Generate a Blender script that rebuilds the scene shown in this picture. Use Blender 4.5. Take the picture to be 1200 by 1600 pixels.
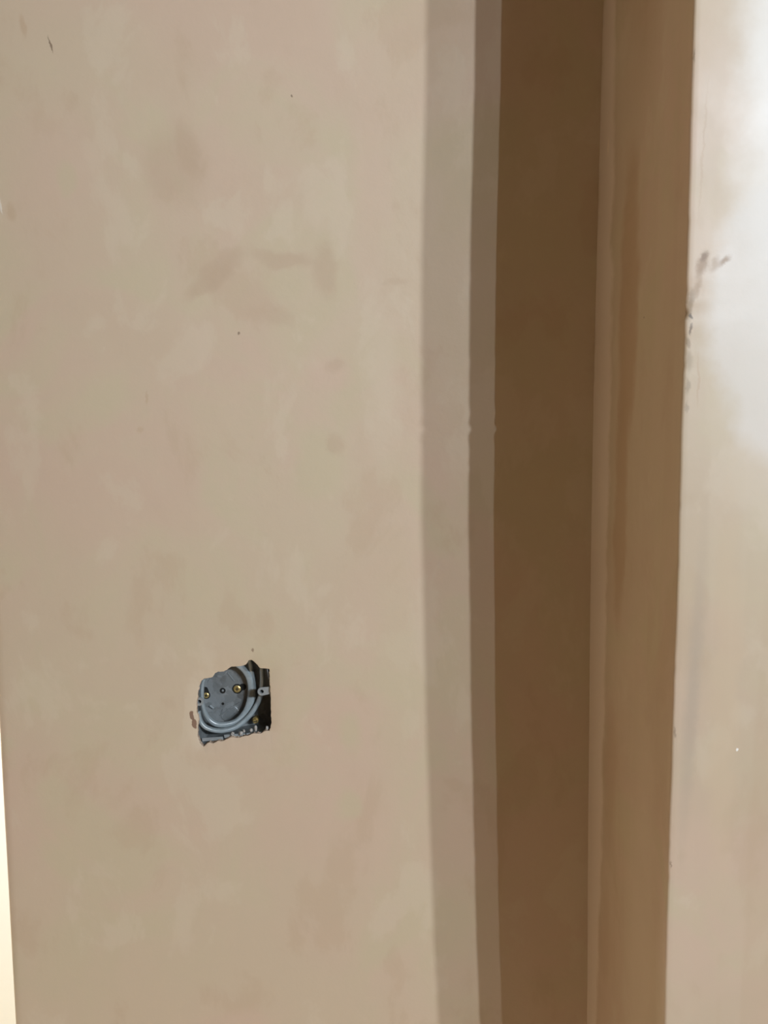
import bpy, bmesh, math, random
from mathutils import Matrix, Vector, noise

for o in list(bpy.data.objects):
    bpy.data.objects.remove(o, do_unlink=True)
scene = bpy.context.scene
COL = scene.collection
random.seed(4)

# ------------------------------------------------------------------ camera
cam = bpy.data.cameras.new('camera')
cam.sensor_fit = 'VERTICAL'; cam.sensor_height = 24.0
cam.lens = 18.0                       # 1200 px focal length on a 1600 px tall frame
cam.clip_start = 0.01
cam_ob = bpy.data.objects.new('camera', cam); COL.objects.link(cam_ob)
cam_ob.matrix_world = Matrix((
    (0.99998423, 0.00561530, 0.0, 0.0),
    (-0.00051613, 0.09191404, -0.99576681, -0.73),
    (-0.00559153, 0.99575111, 0.09191549, 1.45),
    (0, 0, 0, 1)))
scene.camera = cam_ob

# ------------------------------------------------------------------ world, exposure
world = bpy.data.worlds.new('world'); scene.world = world
world.use_nodes = True
world.node_tree.nodes['Background'].inputs[0].default_value = (0.5, 0.5, 0.5, 1)
world.node_tree.nodes['Background'].inputs[1].default_value = 0.0
vs = scene.view_settings
vs.view_transform = 'Standard'; vs.look = 'None'; vs.gamma = 1.0
vs.exposure = 0.0
vs.use_curve_mapping = False

# ------------------------------------------------------------------ lamps of the room
# three spots of one ceiling fitting, in front and to the right
def spot(x, y, z, watts, radius, aim=(-0.60, -0.30, 0.75), col=(0.86, 0.96, 1.06), size=92):
    l = bpy.data.lights.new('ceiling_spot', 'SPOT')
    l.energy = watts; l.color = col; l.shadow_soft_size = radius
    l.spot_size = math.radians(size); l.spot_blend = 0.7
    o = bpy.data.objects.new('ceiling_spot', l); COL.objects.link(o)
    o.location = (x, y, z)
    o.rotation_euler = (Vector(aim) - Vector((x, y, z))).to_track_quat('-Z', 'Y').to_euler()
    return o
spot(2.0185, -2.60, 2.34, 184, 0.034)
spot(1.517, -2.60, 2.34, 145, 0.018)
spot(1.2475, -2.60, 2.34, 44, 0.009)
hall = bpy.data.lights.new('hall_downlight', 'SPOT')        # downlight in the hall beyond the opening
hall.energy = 232; hall.color = (0.92, 1.0, 1.0); hall.shadow_soft_size = 0.05
hall.spot_size = math.radians(105); hall.spot_blend = 0.5
hall_ob = bpy.data.objects.new('hall_downlight', hall); COL.objects.link(hall_ob)
hall_ob.location = (-0.85, 0.20, 2.25)
hall_ob.rotation_euler = (Vector((0.0, 0.12, -2.2))).to_track_quat('-Z', 'Y').to_euler()

# ------------------------------------------------------------------ node helpers
class NT:
    def __init__(s, name):
        s.m = bpy.data.materials.new(name); s.m.use_nodes = True
        s.t = s.m.node_tree
        s.b = s.t.nodes['Principled BSDF']
        s.co = s.t.nodes.new('ShaderNodeTexCoord').outputs['Object']
    def n(s, k): return s.t.nodes.new(k)
    def lk(s, a, b): s.t.links.new(a, b)
    def setin(s, sock, v):
        if isinstance(v, bpy.types.NodeSocket): s.lk(v, sock)
        else: sock.default_value = v
    def math(s, op, a, b=0.0, clamp=False):
        q = s.n('ShaderNodeMath'); q.operation = op; q.use_clamp = clamp
        s.setin(q.inputs[0], a); s.setin(q.inputs[1], b); return q.outputs[0]
    def scaled(s, co, sc):
        q = s.n('ShaderNodeVectorMath'); q.operation = 'MULTIPLY'
        s.lk(co, q.inputs[0]); q.inputs[1].default_value = sc; return q.outputs[0]
    def noise(s, scale, detail=3.0, rough=0.5, dist=0.0, co=None, col=False):
        q = s.n('ShaderNodeTexNoise')
        s.lk(co or s.co, q.inputs['Vector'])
        q.inputs['Scale'].default_value = scale; q.inputs['Detail'].default_value = detail
        q.inputs['Roughness'].default_value = rough; q.inputs['Distortion'].default_value = dist
        return q.outputs['Color' if col else 'Fac']
    def remap(s, v, a, b, c=0.0, d=1.0):
        q = s.n('ShaderNodeMapRange'); q.interpolation_type = 'SMOOTHSTEP'
        s.lk(v, q.inputs['Value'])
        for i, x in zip(('From Min', 'From Max', 'To Min', 'To Max'), (a, b, c, d)):
            q.inputs[i].default_value = x
        return q.outputs[0]
    def mix(s, f, a, b, blend='MIX'):
        q = s.n('ShaderNodeMix'); q.data_type = 'RGBA'; q.blend_type = blend
        s.setin(q.inputs[0], f)
        for i, v in ((6, a), (7, b)):
            s.setin(q.inputs[i], v if isinstance(v, bpy.types.NodeSocket) else (*v, 1))
        return q.outputs[2]
    def warp(s, co, scale, amt, detail=3.0):
        nz = s.noise(scale, detail, 0.6, 0.0, co, True)
        q = s.n('ShaderNodeVectorMath'); q.operation = 'SUBTRACT'
        s.lk(nz, q.inputs[0]); q.inputs[1].default_value = (0.5, 0.5, 0.5)
        r = s.n('ShaderNodeVectorMath'); r.operation = 'MULTIPLY_ADD'
        s.lk(q.outputs[0], r.inputs[0]); r.inputs[1].default_value = (amt, amt, amt)
        s.lk(co, r.inputs[2]); return r.outputs[0]
    def blob(s, co, cx, cz, rx, rz, ang=0.0, soft=0.6, axis='x'):
        mp = s.n('ShaderNodeMapping'); mp.vector_type = 'TEXTURE'
        s.lk(co, mp.inputs['Vector'])
        if axis == 'x':
            mp.inputs['Location'].default_value = (cx, 0, cz)
            mp.inputs['Rotation'].default_value = (0, -math.radians(ang), 0)
            mp.inputs['Scale'].default_value = (rx, 1000, rz)
        else:
            mp.inputs['Location'].default_value = (0, cx, cz)
            mp.inputs['Rotation'].default_value = (math.radians(ang), 0, 0)
            mp.inputs['Scale'].default_value = (1000, rx, rz)
        l = s.n('ShaderNodeVectorMath'); l.operation = 'LENGTH'
        s.lk(mp.outputs[0], l.inputs[0])
        return s.remap(l.outputs['Value'], 1.0, 1.0 - soft)
    def bump(s, h, strength, dist):
        q = s.n('ShaderNodeBump'); q.inputs['Strength'].default_value = strength
        q.inputs['Distance'].default_value = dist
        s.lk(h, q.inputs['Height']); s.lk(q.outputs[0], s.b.inputs['Normal'])
    def out(s, col, rough=0.5, metal=0.0, spec=0.5):
        s.setin(s.b.inputs['Base Color'], col if isinstance(col, bpy.types.NodeSocket) else (*col, 1))
        s.setin(s.b.inputs['Roughness'], rough)
        s.b.inputs['Metallic'].default_value = metal
        s.b.inputs['Specular IOR Level'].default_value = spec
        return s.m

BASE = (0.590, 0.465, 0.332)
PINK = (0.605, 0.452, 0.335)
OLIVE = (0.570, 0.470, 0.318)
PALE = (0.635, 0.520, 0.385)
BROWN = (0.530, 0.388, 0.262)
PATCH = (0.505, 0.368, 0.252)
DARK = (0.16, 0.10, 0.065)

def plaster(name, blobs=(), streak=0.0, axis='x', rough=(0.42, 0.62), spec=0.45, base=BASE, bump=0.30):
    t = NT(name)
    big = t.noise(3.1, 4, 0.55, 0.4)
    mid = t.noise(9.0, 4, 0.55, 0.6)
    mid2 = t.noise(14.0, 5, 0.6, 0.3, t.scaled(t.co, (1.0, 1.0, 0.62)))
    c = t.mix(t.remap(big, 0.40, 0.62), base, PINK)
    c = t.mix(t.remap(mid, 0.45, 0.66, 0, 0.8), c, OLIVE)
    c = t.mix(t.remap(mid2, 0.55, 0.62, 0, 0.45), c, PALE)
    c = t.mix(t.remap(mid2, 0.45, 0.36, 0, 0.38), c, BROWN)
    if streak:
        sc = (26.0, 26.0, 1.3)
        st = t.noise(1.0, 3, 0.5, 0.2, t.scaled(t.co, sc))
        c = t.mix(t.remap(st, 0.52, 0.60, 0, streak), c, BROWN)
        c = t.mix(t.remap(st, 0.47, 0.40, 0, streak * 0.7), c, PALE)
    wc = t.warp(t.co, 24.0, 0.030, 4)
    wf = t.warp(t.co, 160.0, 0.005, 3)
    for (cx, cz, rx, rz, ang, col, k, soft, fineedge) in blobs:
        m = t.blob(wf if fineedge else wc, cx, cz, rx, rz, ang, soft, axis)
        c = t.mix(t.math('MULTIPLY', m, k), c, col)
    r = t.remap(mid, 0.35, 0.65, rough[0], rough[1])
    h = t.math('MULTIPLY', t.noise(38, 5, 0.62), 0.65)
    t.bump(h, bump, 0.0022)
    return t.out(c, r, 0.0, spec)

main_marks = [
    # drying patches left by the trowel
    (-0.190, 1.7035, 0.040, 0.048, 0, PATCH, 0.42, 0.7, 0),
    (-0.176, 1.716, 0.012, 0.034, 15, PATCH, 0.40, 0.6, 0),
    (-0.300, 1.700, 0.050, 0.075, 0, PINK, 0.70, 0.8, 0),
    (-0.290, 1.690, 0.012, 0.022, 0, OLIVE, 0.7, 0.6, 0),
    (-0.158, 1.606, 0.044, 0.014, 38, PATCH, 0.60, 0.6, 0),
    (-0.094, 1.622, 0.040, 0.010, -8, PATCH, 0.55, 0.6, 0),
    (-0.055, 1.612, 0.016, 0.034, 0, PATCH, 0.50, 0.6, 0),
    (-0.105, 1.570, 0.030, 0.014, -10, PATCH, 0.40, 0.7, 0),
    (-0.092, 1.598, 0.032, 0.022, 0, OLIVE, 0.75, 0.6, 0),
    (-0.052, 1.512, 0.036, 0.024, 5, PINK, 0.9, 0.7, 0),
    (-0.044, 1.520, 0.015, 0.010, 5, PATCH, 0.4, 0.7, 0),
    (-0.066, 1.430, 0.032, 0.048, -12, OLIVE, 0.85, 0.5, 0),
    (-0.047, 1.447, 0.012, 0.014, 0, PATCH, 0.45, 0.6, 0),
    (-0.153, 0.860, 0.060, 0.022, 5, PINK, 1.0, 0.8, 0),
    (-0.036, 1.160, 0.018, 0.028, 0, OLIVE, 0.8, 0.7, 0),
    (-0.037, 1.088, 0.018, 0.022, 0, OLIVE, 0.8, 0.7, 0),
    (0.013, 1.601, 0.020, 0.005, 3, PATCH, 0.35, 0.7, 0),
    (0.000, 1.500, 0.022, 0.10, 0, PALE, 0.5, 0.8, 0),
    (-0.010, 1.70, 0.026, 0.14, 0, PINK, 0.6, 0.8, 0),
    (0.012, 1.22, 0.035, 0.22, 0, OLIVE, 0.5, 0.8, 0),
    # small scuffs and scratches
    (-0.323, 1.8247, 0.004, 0.013, 8, BROWN, 0.8, 0.7, 1),
    (-0.2993, 1.809, 0.0013, 0.0090, 16, DARK, 0.75, 0.7, 1),
    (-0.0828, 1.7678, 0.0011, 0.0022, 20, DARK, 0.7, 0.5, 1),
    (-0.1363, 1.5522, 0.0019, 0.0026, 0, DARK, 0.7, 0.6, 1),
    (-0.2239, 1.492, 0.0016, 0.010, -8, BROWN, 0.7, 0.7, 1),
    (-0.342, 1.662, 0.006, 0.012, 10, BROWN, 0.7, 0.7, 1),
    (-0.3515, 1.668, 0.0014, 0.011, 8, (0.75, 0.66, 0.56), 0.8, 0.6, 1),  # pale sliver paints in the highlight on the chip
    (-0.231, 1.462, 0.005, 0.004, 30, BROWN, 0.6, 0.7, 1),
    # torn skim around the socket hole
    (-0.1905, 1.1815, 0.0027, 0.0062, 6, (0.22, 0.125, 0.08), 0.95, 0.3, 1),
    (-0.1885, 1.1735, 0.0029, 0.0060, 12, (0.22, 0.125, 0.08), 0.95, 0.3, 1),
    (-0.1302, 1.2459, 0.0014, 0.0024, 20, (0.26, 0.17, 0.11), 0.8, 0.6, 1),
    (-0.1110, 1.2330, 0.0030, 0.0050, -20, OLIVE, 0.9, 0.5, 1),
]
pier_marks = [
    # pale, well dried area, edge climbing right; its top has lamp sheen painted in
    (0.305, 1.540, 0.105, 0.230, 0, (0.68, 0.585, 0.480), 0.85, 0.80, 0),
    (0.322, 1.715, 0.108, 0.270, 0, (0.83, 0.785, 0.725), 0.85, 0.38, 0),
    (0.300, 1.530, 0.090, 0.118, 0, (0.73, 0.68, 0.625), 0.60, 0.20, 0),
    (0.2180, 1.66, 0.0110, 0.075, 0, (0.60, 0.475, 0.36), 0.7, 0.6, 0),
    (0.2125, 1.64, 0.0012, 0.060, -2, BROWN, 0.55, 0.8, 1),
    # brown stains by the chipped corner
    (0.2140, 1.566, 0.0055, 0.0130, -16, (0.27, 0.145, 0.055), 0.75, 0.8, 1),
    (0.2155, 1.572, 0.0028, 0.0050, -30, (0.20, 0.105, 0.04), 0.8, 0.8, 1),
    (0.2225, 1.567, 0.0046, 0.0075, -25, (0.31, 0.18, 0.08), 0.55, 0.8, 1),
    (0.2290, 1.569, 0.0070, 0.0032, 42, (0.27, 0.145, 0.055), 0.75, 0.8, 1),
    (0.2105, 1.550, 0.0036, 0.0120, -24, (0.32, 0.19, 0.09), 0.55, 0.8, 1),
    (0.2070, 1.540, 0.0030, 0.0140, -6, (0.27, 0.18, 0.10), 0.62, 0.8, 1),
    (0.2078, 1.533, 0.0014, 0.0030, 10, (0.10, 0.07, 0.045), 0.8, 0.7, 1),
    (0.2080, 1.524, 0.0016, 0.0050, 0, (0.14, 0.09, 0.055), 0.75, 0.7, 1),
    (0.2065, 1.515, 0.0020, 0.0050, 20, (0.30, 0.21, 0.13), 0.6, 0.7, 1),
    (0.2075, 1.503, 0.0040, 0.0100, 5, (0.36, 0.27, 0.18), 0.5, 0.8, 1),
    (0.2068, 1.486, 0.0024, 0.0075, 5, (0.32, 0.24, 0.165), 0.55, 0.7, 1),
    (0.2066, 1.472, 0.0018, 0.0050, 5, (0.32, 0.24, 0.165), 0.5, 0.7, 1),
    (0.2140, 1.490, 0.0012, 0.024, 0, BROWN, 0.75, 0.7, 1),
    (0.2050, 1.70, 0.0012, 0.0060, 0, (0.30, 0.22, 0.15), 0.6, 0.7, 1),
    (0.2062, 1.755, 0.0016, 0.0080, 0, (0.36, 0.27, 0.19), 0.5, 0.7, 1),
    # grey trowel band beside the corner lower down
    (0.2170, 1.270, 0.0085, 0.150, -2, (0.47, 0.375, 0.285), 0.70, 0.95, 1),
    (0.2400, 1.270, 0.0160, 0.20, 0, (0.62, 0.475, 0.325), 0.5, 0.7, 0),
    (0.2500, 1.2305, 0.0012, 0.0014, 0, (0.9, 0.86, 0.8), 1.0, 0.5, 1),
    (0.2052, 1.2430, 0.0012, 0.0050, 0, DARK, 0.4, 0.7, 1),
    (0.2050, 1.145, 0.0012, 0.0040, 0, DARK, 0.5, 0.7, 1),
]
reveal_marks = [
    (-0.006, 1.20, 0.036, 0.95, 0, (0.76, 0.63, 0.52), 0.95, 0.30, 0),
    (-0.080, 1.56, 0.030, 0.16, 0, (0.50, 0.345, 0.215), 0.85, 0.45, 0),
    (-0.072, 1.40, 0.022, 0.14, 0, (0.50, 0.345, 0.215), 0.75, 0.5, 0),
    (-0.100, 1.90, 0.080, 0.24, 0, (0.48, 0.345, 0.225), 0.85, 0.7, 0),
    (-0.012, 1.712, 0.004, 0.010, 0, (0.84, 0.69, 0.55), 0.8, 0.6, 1),
    (-0.120, 1.545, 0.0012, 0.0012, 0, DARK, 0.6, 0.5, 1),
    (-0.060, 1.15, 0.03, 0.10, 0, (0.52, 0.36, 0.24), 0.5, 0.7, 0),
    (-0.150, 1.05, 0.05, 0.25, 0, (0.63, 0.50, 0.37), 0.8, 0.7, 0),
]
M_main = plaster('pink_plaster_main', main_marks)
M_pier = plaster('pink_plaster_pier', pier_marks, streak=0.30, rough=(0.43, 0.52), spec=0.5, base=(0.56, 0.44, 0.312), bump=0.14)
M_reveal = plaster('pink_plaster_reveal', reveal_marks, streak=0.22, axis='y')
t = NT('dark_plaster_room')
M_room = t.out(t.mix(t.noise(4.0, 2), (0.46, 0.335, 0.215), (0.51, 0.375, 0.245)), 0.6, 0, 0.3)  # unseen walls, darkened to cut the light they bounce

t = NT('raw_plaster_edge')
c = t.mix(t.remap(t.noise(320, 4, 0.65), 0.40, 0.62), (0.66, 0.52, 0.40), (0.40, 0.28, 0.19))
t.bump(t.noise(500, 4, 0.7), 0.8, 0.002)
M_rawedge = t.out(c, 0.9, 0, 0.2)

t = NT('plaster_crumb')
c = t.mix(t.noise(300, 3), (0.36, 0.34, 0.31), (0.50, 0.47, 0.43))
M_crumb = t.out(c, 0.9, 0, 0.2)

t = NT('white_wall_paint')
c = t.mix(t.noise(4, 3), (0.88, 0.87, 0.82), (0.90, 0.89, 0.84))
t.bump(t.noise(180, 3), 0.15, 0.001)
M_white = t.out(c, 0.6, 0, 0.3)

t = NT('floor_boards_bare')
c = t.mix(t.noise(2.5, 4, 0.5, 0.3, t.scaled(t.co, (1, 9, 1))), (0.60, 0.44, 0.28), (0.68, 0.50, 0.33))
M_floor = t.out(c, 0.7, 0, 0.3)

t = NT('ceiling_plaster')
c = t.mix(t.noise(4, 4), (0.17, 0.145, 0.115), (0.21, 0.175, 0.14))
M_ceil = t.out(c, 0.8, 0, 0.2)

t = NT('galvanised_steel')
v = t.n('ShaderNodeTexVoronoi'); v.inputs['Scale'].default_value = 120
t.lk(t.warp(t.co, 60, 0.02), v.inputs['Vector'])
c = t.mix(t.remap(v.outputs['Color'], 0.2, 0.8), (0.205, 0.218, 0.220), (0.275, 0.29, 0.293))
c = t.mix(t.remap(t.noise(60, 4, 0.6), 0.5, 0.72, 0, 0.6), c, (0.13, 0.13, 0.125))
t.bump(t.noise(140, 3, 0.6), 0.3, 0.001)
M_steel = t.out(c, 0.45, 0.2, 0.5)

t = NT('galvanised_steel_bright')
c = t.mix(t.noise(90, 3), (0.34, 0.375, 0.39), (0.46, 0.50, 0.515))
M_steel2 = t.out(c, 0.35, 0.4, 0.6)

t = NT('grey_cable_sheath')
c = t.mix(t.remap(t.noise(90, 3, 0.6), 0.35, 0.7), (0.245, 0.285, 0.30), (0.315, 0.36, 0.375))
t.bump(t.noise(220, 2), 0.12, 0.001)
M_cable = t.out(c, 0.26, 0, 0.9)

t = NT('brass')
c = t.mix(t.noise(300, 3), (0.50, 0.36, 0.12), (0.62, 0.46, 0.19))
M_brass = t.out(c, 0.35, 0.55, 0.6)

t = NT('dark_recess')
c = t.mix(t.noise(200, 3), (0.012, 0.012, 0.012), (0.03, 0.028, 0.024))
M_black = t.out(c, 0.8, 0, 0.2)

# ------------------------------------------------------------------ mesh helpers
def link(name, me, mats, parent=None, smooth=True):
    o = bpy.data.objects.new(name, me); COL.objects.link(o)
    for m in (mats if isinstance(mats, (list, tuple)) else [mats]): me.materials.append(m)
    if smooth:
        for p in me.polygons: p.use_smooth = True
    if parent: o.parent = parent
    return o
def from_bm(name, bm, mat, parent=None, smooth=False, recalc=True):
    if recalc: bmesh.ops.recalc_face_normals(bm, faces=bm.faces)
    me = bpy.data.meshes.new(name); bm.to_mesh(me); bm.free()
    return link(name, me, mat, parent, smooth)
def structure(o): o['kind'] = 'structure'; return o
def box(bm, x0, x1, y0, y1, z0, z1):
    v = [bm.verts.new(p) for p in ((x0,y0,z0),(x1,y0,z0),(x1,y1,z0),(x0,y1,z0),(x0,y0,z1),(x1,y0,z1),(x1,y1,z1),(x0,y1,z1))]
    for f in ((0,3,2,1),(4,5,6,7),(0,1,5,4),(1,2,6,5),(2,3,7,6),(3,0,4,7)): bm.faces.new([v[i] for i in f])
def lathe(bm, prof, seg=20, cx=0, cy=0, cz=0):
    """revolve (radius, y) profile about the local Y axis"""
    rings = []
    for r, y in prof:
        if r < 1e-7: rings.append([bm.verts.new((cx, cy + y, cz))])
        else: rings.append([bm.verts.new((cx + r*math.cos(2*math.pi*i/seg), cy + y, cz + r*math.sin(2*math.pi*i/seg))) for i in range(seg)])
    for a, b in zip(rings, rings[1:]):
        for i in range(seg):
            j = (i + 1) % seg
            q = [a[i % len(a)], a[j % len(a)], b[j % len(b)], b[i % len(b)]]
            u = []
            for w in q:
                if w not in u: u.append(w)
            if len(u) > 2: bm.faces.new(u)
def lerp_table(tab, x):
    """smooth interpolation through (x, value) pairs"""
    if x <= tab[0][0]: return tab[0][1]
    if x >= tab[-1][0]: return tab[-1][1]
    for i in range(len(tab) - 1):
        if tab[i][0] <= x <= tab[i+1][0]:
            x0, y0 = tab[i]; x1, y1 = tab[i+1]
            xm, ym = tab[i-1] if i else (2*x0-x1, 2*y0-y1)
            xp, yp = tab[i+2] if i+2 < len(tab) else (2*x1-x0, 2*y1-y0)
            d0 = (y1-ym)/(x1-xm); d1 = (yp-y0)/(xp-x0); h = x1-x0; s = (x-x0)/h
            return ((2*s**3-3*s*s+1)*y0 + (s**3-2*s*s+s)*h*d0 + (-2*s**3+3*s*s)*y1 + (s**3-s*s)*h*d1)
def sstep(a, b, x):
    s = max(0.0, min(1.0, (x-a)/(b-a))); return s*s*(3-2*s)

# ------------------------------------------------------------------ main wall: hollow, with the socket hole
HOLLOW = [(0, -.003), (.6, -.004), (.86, .0), (1.03, .008), (1.2, .0150), (1.4, .0200), (1.58, .0190), (1.84, .0130), (2.1, .006), (2.4, .002)]
def wall_y(x, z):
    w = sstep(-0.34, 0.06, x)
    y = lerp_table(HOLLOW, z) * w
    y += 0.0006 * noise.noise((x*5.0, 3.1, z*4.0)) + 0.0003 * noise.noise((x*15.0, 9.1, z*11.0))
    return y
HOLE = [(-177.7,1218.8),(-173.5,1219.3),(-169.2,1220.2),(-166.8,1224.0),(-163.9,1225.5),(-158.3,1225.4),(-155.4,1226.9),(-150.6,1230.2),(-146.9,1230.2),(-141.2,1230.6),(-136.5,1232.1),(-134.1,1235.9),(-130.8,1236.3),(-126.2,1232.0),(-123.0,1228.1),(-114.0,1226.8),(-113.8,1216.0),(-113.2,1199.6),(-113.0,1182.1),(-112.7,1172.3),(-114.8,1164.5),(-120.0,1164.1),(-123.8,1161.7),(-130.5,1162.2),(-137.2,1159.8),(-146.7,1157.9),(-152.3,1158.9),(-161.0,1155.0),(-165.7,1155.5),(-170.5,1153.1),(-174.3,1154.1),(-180.1,1150.2),(-183.3,1153.7),(-185.5,1162.0),(-184.7,1172.8),(-184.1,1177.6),(-185.7,1186.4),(-185.4,1196.1),(-183.2,1209.7),(-180.6,1216.4)]
hole = []
for i, (x, z) in enumerate(HOLE):          # subdivide with a crumbly jitter
    x2, z2 = HOLE[(i+1) % len(HOLE)]
    L = math.hypot(x2-x, z2-z); n = max(1, int(L/1.6))
    for k in range(n):
        s = k/n; j = 0.0 if k == 0 else random.uniform(-0.32, 0.32)
        nx, nz = -(z2-z)/L, (x2-x)/L
        hole.append(((x+(x2-x)*s + nx*j)/1000, (z+(z2-z)*s + nz*j)/1000))

def build_main_wall():
    XL = -0.3788
    cols = [(XL, 0.10), (XL, 0.05), (XL, 0.004), (XL+0.0008, 0.0014), (XL+0.0028, 0.0002)]
    step = 0.0078
    gx = [-0.370 + step*i for i in range(int((0.2306+0.370)/step)+2)]
    cols += [(x, 0.0) for x in gx]
    gz = [0.0 + 2.4*i/300 for i in range(301)]
    ix0 = min(i for i, c in enumerate(cols) if c[0] > -0.204) ; ix1 = max(i for i, c in enumerate(cols) if c[0] < -0.094)
    iz0 = min(i for i, z in enumerate(gz) if z > 1.134); iz1 = max(i for i, z in enumerate(gz) if z < 1.252)
    bm = bmesh.new()
    V = {}
    for i, (x, dy) in enumerate(cols):
        for k, z in enumerate(gz):
            if ix0 < i < ix1 and iz0 < k < iz1: continue
            V[i, k] = bm.verts.new((x, wall_y(x, z) + dy, z))
    for i in range(len(cols)-1):
        for k in range(len(gz)-1):
            if ix0 <= i < ix1 and iz0 <= k < iz1: continue
            bm.faces.new((V[i,k], V[i+1,k], V[i+1,k+1], V[i,k+1]))
    per = [V[i,iz0] for i in range(ix0, ix1)] + [V[ix1,k] for k in range(iz0, iz1)] + \
          [V[i,iz1] for i in range(ix1, ix0, -1)] + [V[ix0,k] for k in range(iz1, iz0, -1)]
    edges = [bm.edges.get((per[i], per[(i+1) % len(per)])) for i in range(len(per))]
    ring = []
    for (x, z) in hole:
        ring.append(bm.verts.new((x, wall_y(x, z) + 0.0005, z)))
    # a band of flat skim just outside the torn edge
    cx = sum(p[0] for p in hole)/len(hole); cz = sum(p[1] for p in hole)/len(hole)
    outer = []
    for (x, z) in hole:
        d = Vector((x-cx, z-cz)).normalized()*0.0016
        outer.append(bm.verts.new((x+d.x, wall_y(x+d.x, z+d.y), z+d.y)))
    nh = len(ring)
    for i in range(nh):
        j = (i+1) % nh
        bm.faces.new((ring[i], ring[j], outer[j], outer[i]))
    edges += [bm.edges.get((outer[i], outer[(i+1) % nh])) for i in range(nh)]
    bmesh.ops.triangle_fill(bm, use_beauty=True, use_dissolve=False, edges=edges)
    for f in bm.faces:
        f.normal_update()
        if f.normal.y > 0.05: f.normal_flip()
    return structure(from_bm('wall_back', bm, M_main, smooth=True, recalc=False))
wall_back = build_main_wall()

# torn thickness of plaster around the hole
bm = bmesh.new()
rows = []
for depth, grow, jit in ((0.0005, 0.0, 0.0), (0.0022, 0.0003, 0.0004), (0.0046, 0.0002, 0.0007), (0.0072, 0.0010, 0.0008)):
    row = []
    cx = sum(p[0] for p in hole)/len(hole); cz = sum(p[1] for p in hole)/len(hole)
    for (x, z) in hole:
        d = Vector((x-cx, z-cz)).normalized()*(grow + random.uniform(-jit, jit))
        row.append(bm.verts.new((x+d.x, wall_y(x, z) + depth, z+d.y)))
    rows.append(row)
for a, b in zip(rows, rows[1:]):
    for i in range(len(a)):
        j = (i+1) % len(a); bm.faces.new((a[i], a[j], b[j], b[i]))
back = []
for (x, z) in hole:
    d = Vector((x-cx, z-cz)).normalized()*0.030
    back.append(bm.verts.new((x+d.x, wall_y(x, z) + 0.0125, z+d.y)))
for i in range(len(back)):
    j = (i+1) % len(back); bm.faces.new((rows[-1][i], rows[-1][j], back[j], back[i]))
from_bm('hole_edge', bm, M_rawedge, wall_back)

# ------------------------------------------------------------------ pier on the right: reveal, bead, front face
XE, DE = 0.2035, 0.2025
def build_pier():
    prof = []                                       # (x, y, slot)
    n = 30
    for i in range(n+1):
        prof.append((XE, 0.035 - (0.035 + DE - 0.0022)*i/n, 1))
    for a in (22, 45, 68):
        r = 0.0022; q = math.radians(a)
        prof.append((XE + r - r*math.cos(q), -DE + r - r*math.sin(q), 0))
    x = XE + 0.0022; st = 0.003
    while x < 2.4:
        prof.append((x, -DE, 0)); x += st; st = min(0.10, st*(1.04 if x < 0.32 else 1.25))
    prof.append((2.4, -DE, 0))
    gz = [2.4*i/480 for i in range(481)]
    bm = bmesh.new(); V = []
    for (x, y, s) in prof:
        col = []
        for z in gz:
            near = math.exp(-((abs(x-XE) + abs(y+DE))/0.012)**2)
            ex = 0.0007*noise.noise((1.3, 2.2, z*7)) + 0.0004*noise.noise((4.1, 0.2, z*26))
            chip = sstep(1.46, 1.50, z)*(1-sstep(1.55, 1.57, z))*max(0.0, noise.noise((8.2, 1.1, z*130)))*0.0028
            chip += max(0.0, noise.noise((3.7, 6.1, z*85)) - 0.35)*0.0018
            px = x + ex*near + chip*near + 0.0004*noise.noise((7.7, y*9, z*4))
            py = y + 0.0006*noise.noise((x*7, 1.9, z*5)) + 0.00025*noise.noise((x*30, 5.0, z*12)) + chip*near*0.7
            col.append(bm.verts.new((px, py, z)))
        V.append(col)
    for i in range(len(prof)-1):
        for k in range(len(gz)-1):
            f = bm.faces.new((V[i][k], V[i+1][k], V[i+1][k+1], V[i][k+1]))
            f.material_index = 1 if (prof[i][2] and prof[i+1][2]) else 0
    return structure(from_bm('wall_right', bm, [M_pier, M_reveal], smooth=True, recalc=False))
build_pier()

# ------------------------------------------------------------------ rest of the room and the hall beyond the opening
def slab(name, b, mat):
    bm = bmesh.new(); box(bm, *b); return structure(from_bm(name, bm, mat))
slab('floor', (-2.0, 2.5, -4.0, 1.0, -0.08, 0.0), M_floor)
slab('ceiling', (-2.0, 2.5, -4.0, 1.0, 2.4, 2.48), M_ceil)
slab('wall_left', (-2.0, -1.9, -4.0, 1.0, 0.0, 2.4), M_room)
slab('wall_far_right', (2.4, 2.5, -4.0, 0.3, 0.0, 2.4), M_room)
slab('wall_front', (-1.9, 2.4, -4.0, -3.9, 0.0, 2.4), M_room)
slab('wall_beside_opening', (-1.9, -1.16, 0.0, 0.10, 0.0, 2.4), M_room)
slab('wall_above_opening', (-1.16, -0.3788, 0.0, 0.10, 2.08, 2.4), M_room)
slab('wall_hall', (-1.9, 0.3, 0.8, 0.9, 0.0, 2.4), M_white)
slab('wall_hall_end', (0.25, 0.35, 0.10, 0.8, 0.0, 2.4), M_white)
slab('wall_hall_side', (-0.3750, 0.25, 0.098, 0.12, 0.0, 2.4), M_white)

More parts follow.
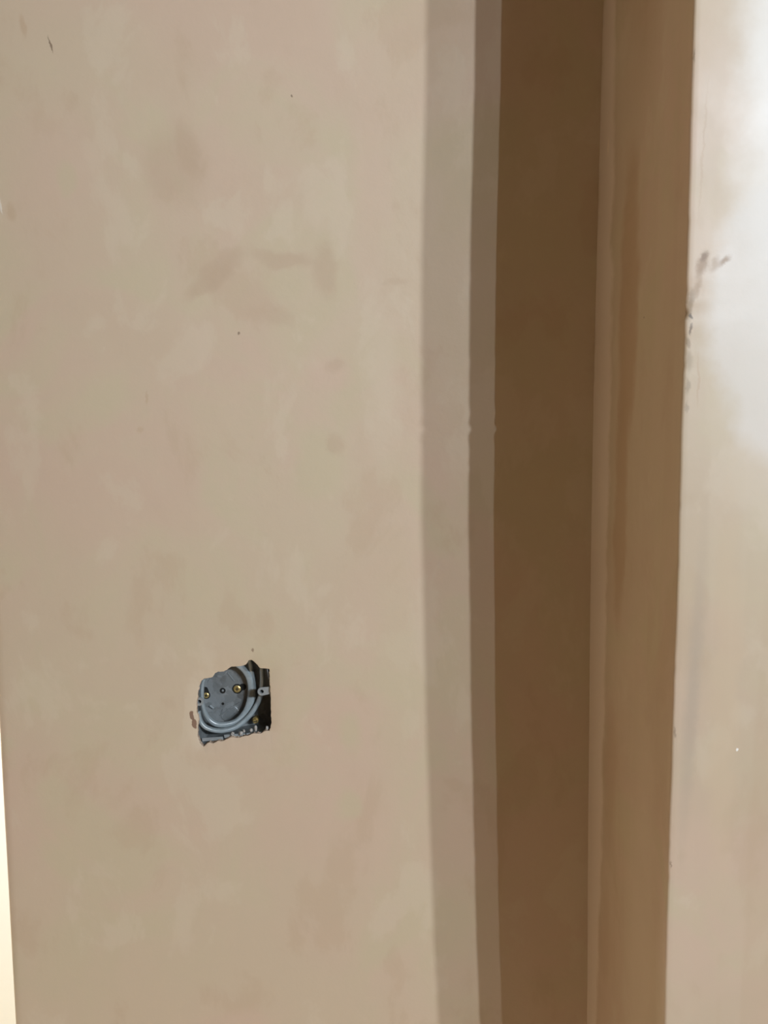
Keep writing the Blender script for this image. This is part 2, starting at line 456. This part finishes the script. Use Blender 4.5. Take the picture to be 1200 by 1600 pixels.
# ------------------------------------------------------------------ back box (local: x right, y into the wall, z up, metres)
MM = 0.001
root = bpy.data.objects.new('back_box', None); COL.objects.link(root)
root.empty_display_size = 0.03
root.location = (-0.15197, 0.005, 1.2011)
root.rotation_euler = (0, -math.radians(8.5), 0)
root['label'] = 'grey galvanised metal back box set crooked in the ragged hole in the plaster'
root['category'] = 'electrical box'
U0, U1, V0, V1, W0, W1 = -40.5, 39.5, -47.0, 37.0, 7.2, 42.0

def shell():
    bm = bmesh.new()
    def loop(u0, u1, v0, v1, w, r=3.0, seg=4):
        out = []
        for cx, cz, a0 in ((u1-r, v1-r, 0), (u0+r, v1-r, 90), (u0+r, v0+r, 180), (u1-r, v0+r, 270)):
            for i in range(seg+1):
                a = math.radians(a0 + 90*i/seg)
                out.append(bm.verts.new(((cx+r*math.cos(a))*MM, w*MM, (cz+r*math.sin(a))*MM)))
        return out
    T = 1.1
    A = loop(U0, U1, V0, V1, W1); B = loop(U0, U1, V0, V1, W0)
    C = loop(U0+T, U1-T, V0+T, V1-T, W0, 2.2); D = loop(U0+T, U1-T, V0+T, V1-T, W1-T, 2.2)
    n = len(A)
    for P, Q in ((A, B), (B, C), (C, D)):
        for i in range(n):
            j = (i+1) % n; bm.faces.new((P[i], P[j], Q[j], Q[i]))
    bm.faces.new(A)
    bm.faces.new(D)
    return from_bm('box_shell', bm, M_steel, root)
shell()

def disc_part(name, mat, u, w, v, prof, seg=20, parent=root, smooth=False, rot=None):
    bm = bmesh.new(); lathe(bm, [(r*MM, y*MM) for r, y in prof], seg)
    o = from_bm(name, bm, mat, parent, smooth)
    o.location = (u*MM, w*MM, v*MM)
    if rot: o.rotation_euler = rot
    return o
WB = W1 - 1.1          # face of the back plate
# knockout rings pressed into the back plate
for u, v in ((-17.5, 19.0), (-14.0, -31.0)):
    disc_part('knockout', M_steel, u, WB, v, [(0, -0.35), (9.2, -0.35), (9.6, -0.1), (10.0, 0.05)], 28)
# centre fixing hole with a light pip
disc_part('fixing_hole', M_black, -17.3, WB, -5.3, [(0, -0.12), (2.9, -0.12), (3.1, -0.02)], 18)
disc_part('rivet', M_steel2, -17.1, WB, -5.1, [(0, -1.0), (0.9, -0.9), (1.2, -0.1)], 12)
disc_part('dimple', M_black, -19.5, WB, -19.1, [(0, -0.10), (1.3, -0.08), (1.5, -0.02)], 12)

def slot_part(u, v, L, r, ang):
    bm = bmesh.new(); pts = []
    for s, a0 in ((1, -90), (-1, 90)):
        for i in range(9):
            a = math.radians(a0 + 180*i/8)
            pts.append(bm.verts.new(((s*L + r*math.cos(a))*MM, -0.10*MM, r*math.sin(a)*MM)))
    bm.faces.new(pts)
    o = from_bm('fixing_slot', bm, M_black, root); o.location = (u*MM, WB*MM, v*MM)
    o.rotation_euler = (0, math.radians(ang), 0); return o
slot_part(1.6, -5.0, 2.6, 3.5, -10)
slot_part(-34.4, -3.6, 2.4, 2.8, 80)

def cross_screw(u, v, r, spin):
    o = disc_part('brass_screw', M_brass, u, WB, v, [(0, -1.5), (r*0.72, -1.45), (r, -0.9), (r*0.98, -0.5), (r*0.6, -0.1)], 22)
    bm = bmesh.new()
    box(bm, -r*0.52*MM, r*0.52*MM, -1.62*MM, -1.3*MM, -0.42*MM, 0.42*MM)
    box(bm, -0.42*MM, 0.42*MM, -1.62*MM, -1.3*MM, -r*0.52*MM, r*0.52*MM)
    c = from_bm('cross_recess', bm, M_black, o); c.rotation_euler = (0, math.radians(spin), 0)
    ring = disc_part('screw_shadow_ring', M_black, 0, 0, 0, [(r*1.02, -0.14), (r*1.38, -0.12)], 22, o)  # dark ring paints in the shadow gap round the screw head
    return o
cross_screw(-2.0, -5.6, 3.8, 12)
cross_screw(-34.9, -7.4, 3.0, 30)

# earth terminal in the dark lower corner
e = disc_part('earth_terminal', M_brass, 13.0, 31.0, -38.5, [(0, -3.0), (2.0, -2.9), (2.3, -2.2), (2.3, 0), (3.2, 0.2), (3.2, 5.0), (2.4, 9.8)], 16)
bm = bmesh.new(); box(bm, -1.8*MM, 1.8*MM, -3.2*MM, -2.8*MM, -0.35*MM, 0.35*MM)
from_bm('screw_slot', bm, M_black, e)

# faceplate lugs, left and right
def lug(side, u, v):
    bm = bmesh.new(); s = side
    wall_u = (U1-1.0) if s > 0 else (U0+1.0)
    r, ri, th = 4.2, 1.9, 1.3
    outer, inner = [], []
    N = 24
    for i in range(N):
        a = 2*math.pi*i/N
        cu, cv = math.cos(a), math.sin(a)
        ou, ov = (u + r*cu, v + r*cv)
        if cu*s > 0: ou, ov = (wall_u, v + r*(1 if cv > 0 else -1)*min(1, abs(cv)*1.0)) if abs(cv) < 0.95 else (ou, ov)
        outer.append((ou, ov)); inner.append((u + ri*cu, v + ri*cv))
    lv = []
    for w in (W0+0.6, W0+0.6+th):
        lv.append(([bm.verts.new((p[0]*MM, w*MM, p[1]*MM)) for p in outer], [bm.verts.new((p[0]*MM, w*MM, p[1]*MM)) for p in inner]))
    for i in range(N):
        j = (i+1) % N
        bm.faces.new((lv[0][0][i], lv[0][0][j], lv[0][1][j], lv[0][1][i]))
        bm.faces.new((lv[1][0][i], lv[1][1][i], lv[1][1][j], lv[1][0][j]))
        bm.faces.new((lv[0][0][i], lv[1][0][i], lv[1][0][j], lv[0][0][j]))
        bm.faces.new((lv[0][1][i], lv[0][1][j], lv[1][1][j], lv[1][1][i]))
    o = from_bm('lug', bm, M_steel2, root)
    disc_part('threaded_collar', M_steel2, u*1.0, W0+0.6+th, v, [(2.9, 0), (2.9, 4.0), (1.9, 4.0), (1.9, 0)], 18, o)
    disc_part('thread_bore', M_black, u, W0+0.6+th, v, [(0, 2.4), (1.9, 2.3)], 18, o)
lug(1, 29.6, -2.4)
lug(-1, -33.4, -3.0)
# folded front lip along the bottom of the box, bent and uneven
bm = bmesh.new()
for ua, ub, va, vb in ((-37.5, -16.5, -40.3, -41.9), (-15.0, 6.0, -40.4, -42.0), (7.2, 32.0, -42.2, -43.6)):
    q = []
    for w in (W0+0.3, W0+1.3):
        for (u, v) in ((ua, va-3.2), (ub, vb-3.2), (ub, vb), (ua, va)):
            q.append(bm.verts.new((u*MM, w*MM, v*MM)))
    for f in ((0,1,2,3),(7,6,5,4),(0,4,5,1),(1,5,6,2),(2,6,7,3),(3,7,4,0)): bm.faces.new([q[k] for k in f])
from_bm('bottom_lip', bm, M_steel2, root)
# pressed ribs on the back plate, and a bright strip standing in for a glint
def strip(name, mat, pts, half, w0, w1):
    bm = bmesh.new()
    for (a, b) in zip(pts, pts[1:]):
        d = Vector((b[0]-a[0], b[1]-a[1])).normalized(); n = Vector((-d.y, d.x))*half
        q = []
        for w, k in ((w1, 1.0), (w0, 0.45)):
            for (p, sg) in ((a, 1), (b, 1), (b, -1), (a, -1)):
                q.append(bm.verts.new(((p[0]+n.x*sg*k)*MM, w*MM, (p[1]+n.y*sg*k)*MM)))
        for f in ((0,1,2,3),(7,6,5,4),(0,4,5,1),(1,5,6,2),(2,6,7,3),(3,7,4,0)): bm.faces.new([q[k] for k in f])
    return from_bm(name, bm, mat, root)
strip('pressed_rib', M_steel, [(-9.0, 12.5), (-4.0, 3.0)], 0.9, WB-0.6, WB)
strip('pressed_rib', M_steel, [(-25.0, 12.0), (-31.0, 6.0)], 0.8, WB-0.6, WB)
strip('pressed_rib', M_steel, [(-24.5, -31.0), (-12.0, -24.5), (-1.0, -20.4)], 1.0, WB-0.7, WB)
strip('glint_strip', M_steel2, [(-33.0, -18.6), (-29.6, -22.2)], 0.9, WB-2.2, WB-0.6)

# ------------------------------------------------------------------ coiled flat grey cable
def catmull(pts, n=10):
    out = []
    P = [Vector(p) for p in pts]
    P = [2*P[0]-P[1]] + P + [2*P[-1]-P[-2]]
    for i in range(1, len(P)-2):
        for k in range(n):
            s = k/n; a, b, c, d = P[i-1], P[i], P[i+1], P[i+2]
            out.append(0.5*((2*b) + (c-a)*s + (2*a-5*b+4*c-d)*s*s + (3*b-a-3*c+d)*s**3))
    out.append(P[-2].copy()); return out
def cable(name, pts, prof, parent=None):
    """prof: list of (half width in the picture plane, half depth) along pts, mm"""
    path = catmull([(p[0], p[1], p[2]) for p in pts])
    w = catmull([(a, b, 0) for a, b in prof])
    bm = bmesh.new(); rings = []; SEG = 14
    for i, p in enumerate(path):
        T = (path[min(i+1, len(path)-1)] - path[max(i-1, 0)]).normalized()
        F = Vector((0, -1, 0)); S = T.cross(F).normalized(); F = S.cross(T).normalized()
        a, b = w[i].x, w[i].y
        ring = []
        for k in range(SEG):
            q = 2*math.pi*k/SEG; cs, sn = math.cos(q), math.sin(q)
            ring.append(bm.verts.new((p + S*a*math.copysign(abs(cs)**0.75, cs) + F*b*math.copysign(abs(sn)**0.75, sn))*MM))
        rings.append(ring)
    for A, B in zip(rings, rings[1:]):
        for k in range(SEG):
            j = (k+1) % SEG; bm.faces.new((A[k], A[j], B[j], B[k]))
    bm.faces.new(rings[0]); bm.faces.new(rings[-1])
    return from_bm(name, bm, M_cable, parent, True)

croot = bpy.data.objects.new('grey_cable', None); COL.objects.link(croot)
croot.location = root.location; croot.rotation_euler = root.rotation_euler
croot.empty_display_size = 0.02
croot['label'] = 'flat grey electrical cable coiled in two loops inside the metal back box'
croot['category'] = 'cable'
inner = [(-23.0,20.0,22.5),(-29.1,18.0,13.0),(-32.0,17.0,1.8),(-33.1,17.0,-11.1),(-31.0,18.0,-22.9),(-25.3,19.0,-31.0),(-16.5,21.0,-34.5),(-5.4,25.0,-34.5),(4.3,29.0,-28.8),(10.9,32.0,-19.2),(14.5,33.0,-5.8),(14.3,32.0,6.8),(10.5,30.0,17.2),(4.3,28.0,24.8)]
iw = [(1.9,3.2),(1.9,3.2),(1.8,3.2),(1.9,3.2),(2.3,3.2),(2.7,3.2),(2.8,3.1),(2.9,3.0),(3.6,2.6),(4.2,2.4),(4.1,2.4),(3.6,2.5),(3.2,2.5),(3.0,2.6)]
cable('inner_loop', inner, iw, croot)
outer = [(-37.4,13.0,-14.0),(-37.6,12.5,-20.5),(-36.0,12.2,-27.0),(-31.8,12.5,-32.2),(-24.2,14.0,-36.7),(-15.2,16.0,-38.7),(-4.1,20.0,-37.9),(8.0,25.0,-31.5),(16.9,28.0,-22.8),(22.8,29.0,-13.8),(26.5,28.0,-2.9),(29.2,25.0,7.8),(31.2,22.0,20.4)]
ow = [(2.0,3.0),(2.1,3.0),(2.2,3.0),(2.2,3.0),(2.2,3.0),(2.3,3.0),(2.6,2.9),(2.6,2.9),(2.5,2.8),(2.5,2.8),(2.5,2.8),(2.5,2.8),(2.5,2.8)]
cable('outer_loop', outer, ow, croot)
rear = [(17.6,27.0,32.0),(18.3,30.0,23.1),(17.3,33.0,12.2),(16.8,36.0,-1.0),(15.5,37.0,-16.5)]
cable('rear_loop', rear, [(2.4,2.6)]*5, croot)

# ------------------------------------------------------------------ crumbs of plaster on the lower edge of the hole
for (x, z, s, tall) in ((-0.1290, 1.1662, 0.0013, 2.4), (-0.1178, 1.1660, 0.0016, 1.2), (-0.1335, 1.1640, 0.0016, 1.1), (-0.1435, 1.1612, 0.0021, 1.0), (-0.1520, 1.1608, 0.0018, 1.1), (-0.1405, 1.1635, 0.0012, 1.3)):
    bm = bmesh.new(); bmesh.ops.create_icosphere(bm, subdivisions=2, radius=s)
    for v in bm.verts:
        v.co *= 1 + 0.45*noise.noise(v.co*900 + Vector((x*900, 0, 0)))
        v.co.z *= tall
    o = from_bm('plaster_crumb', bm, M_crumb, wall_back)
    o.location = (x, wall_y(x, z) + 0.0045, z)
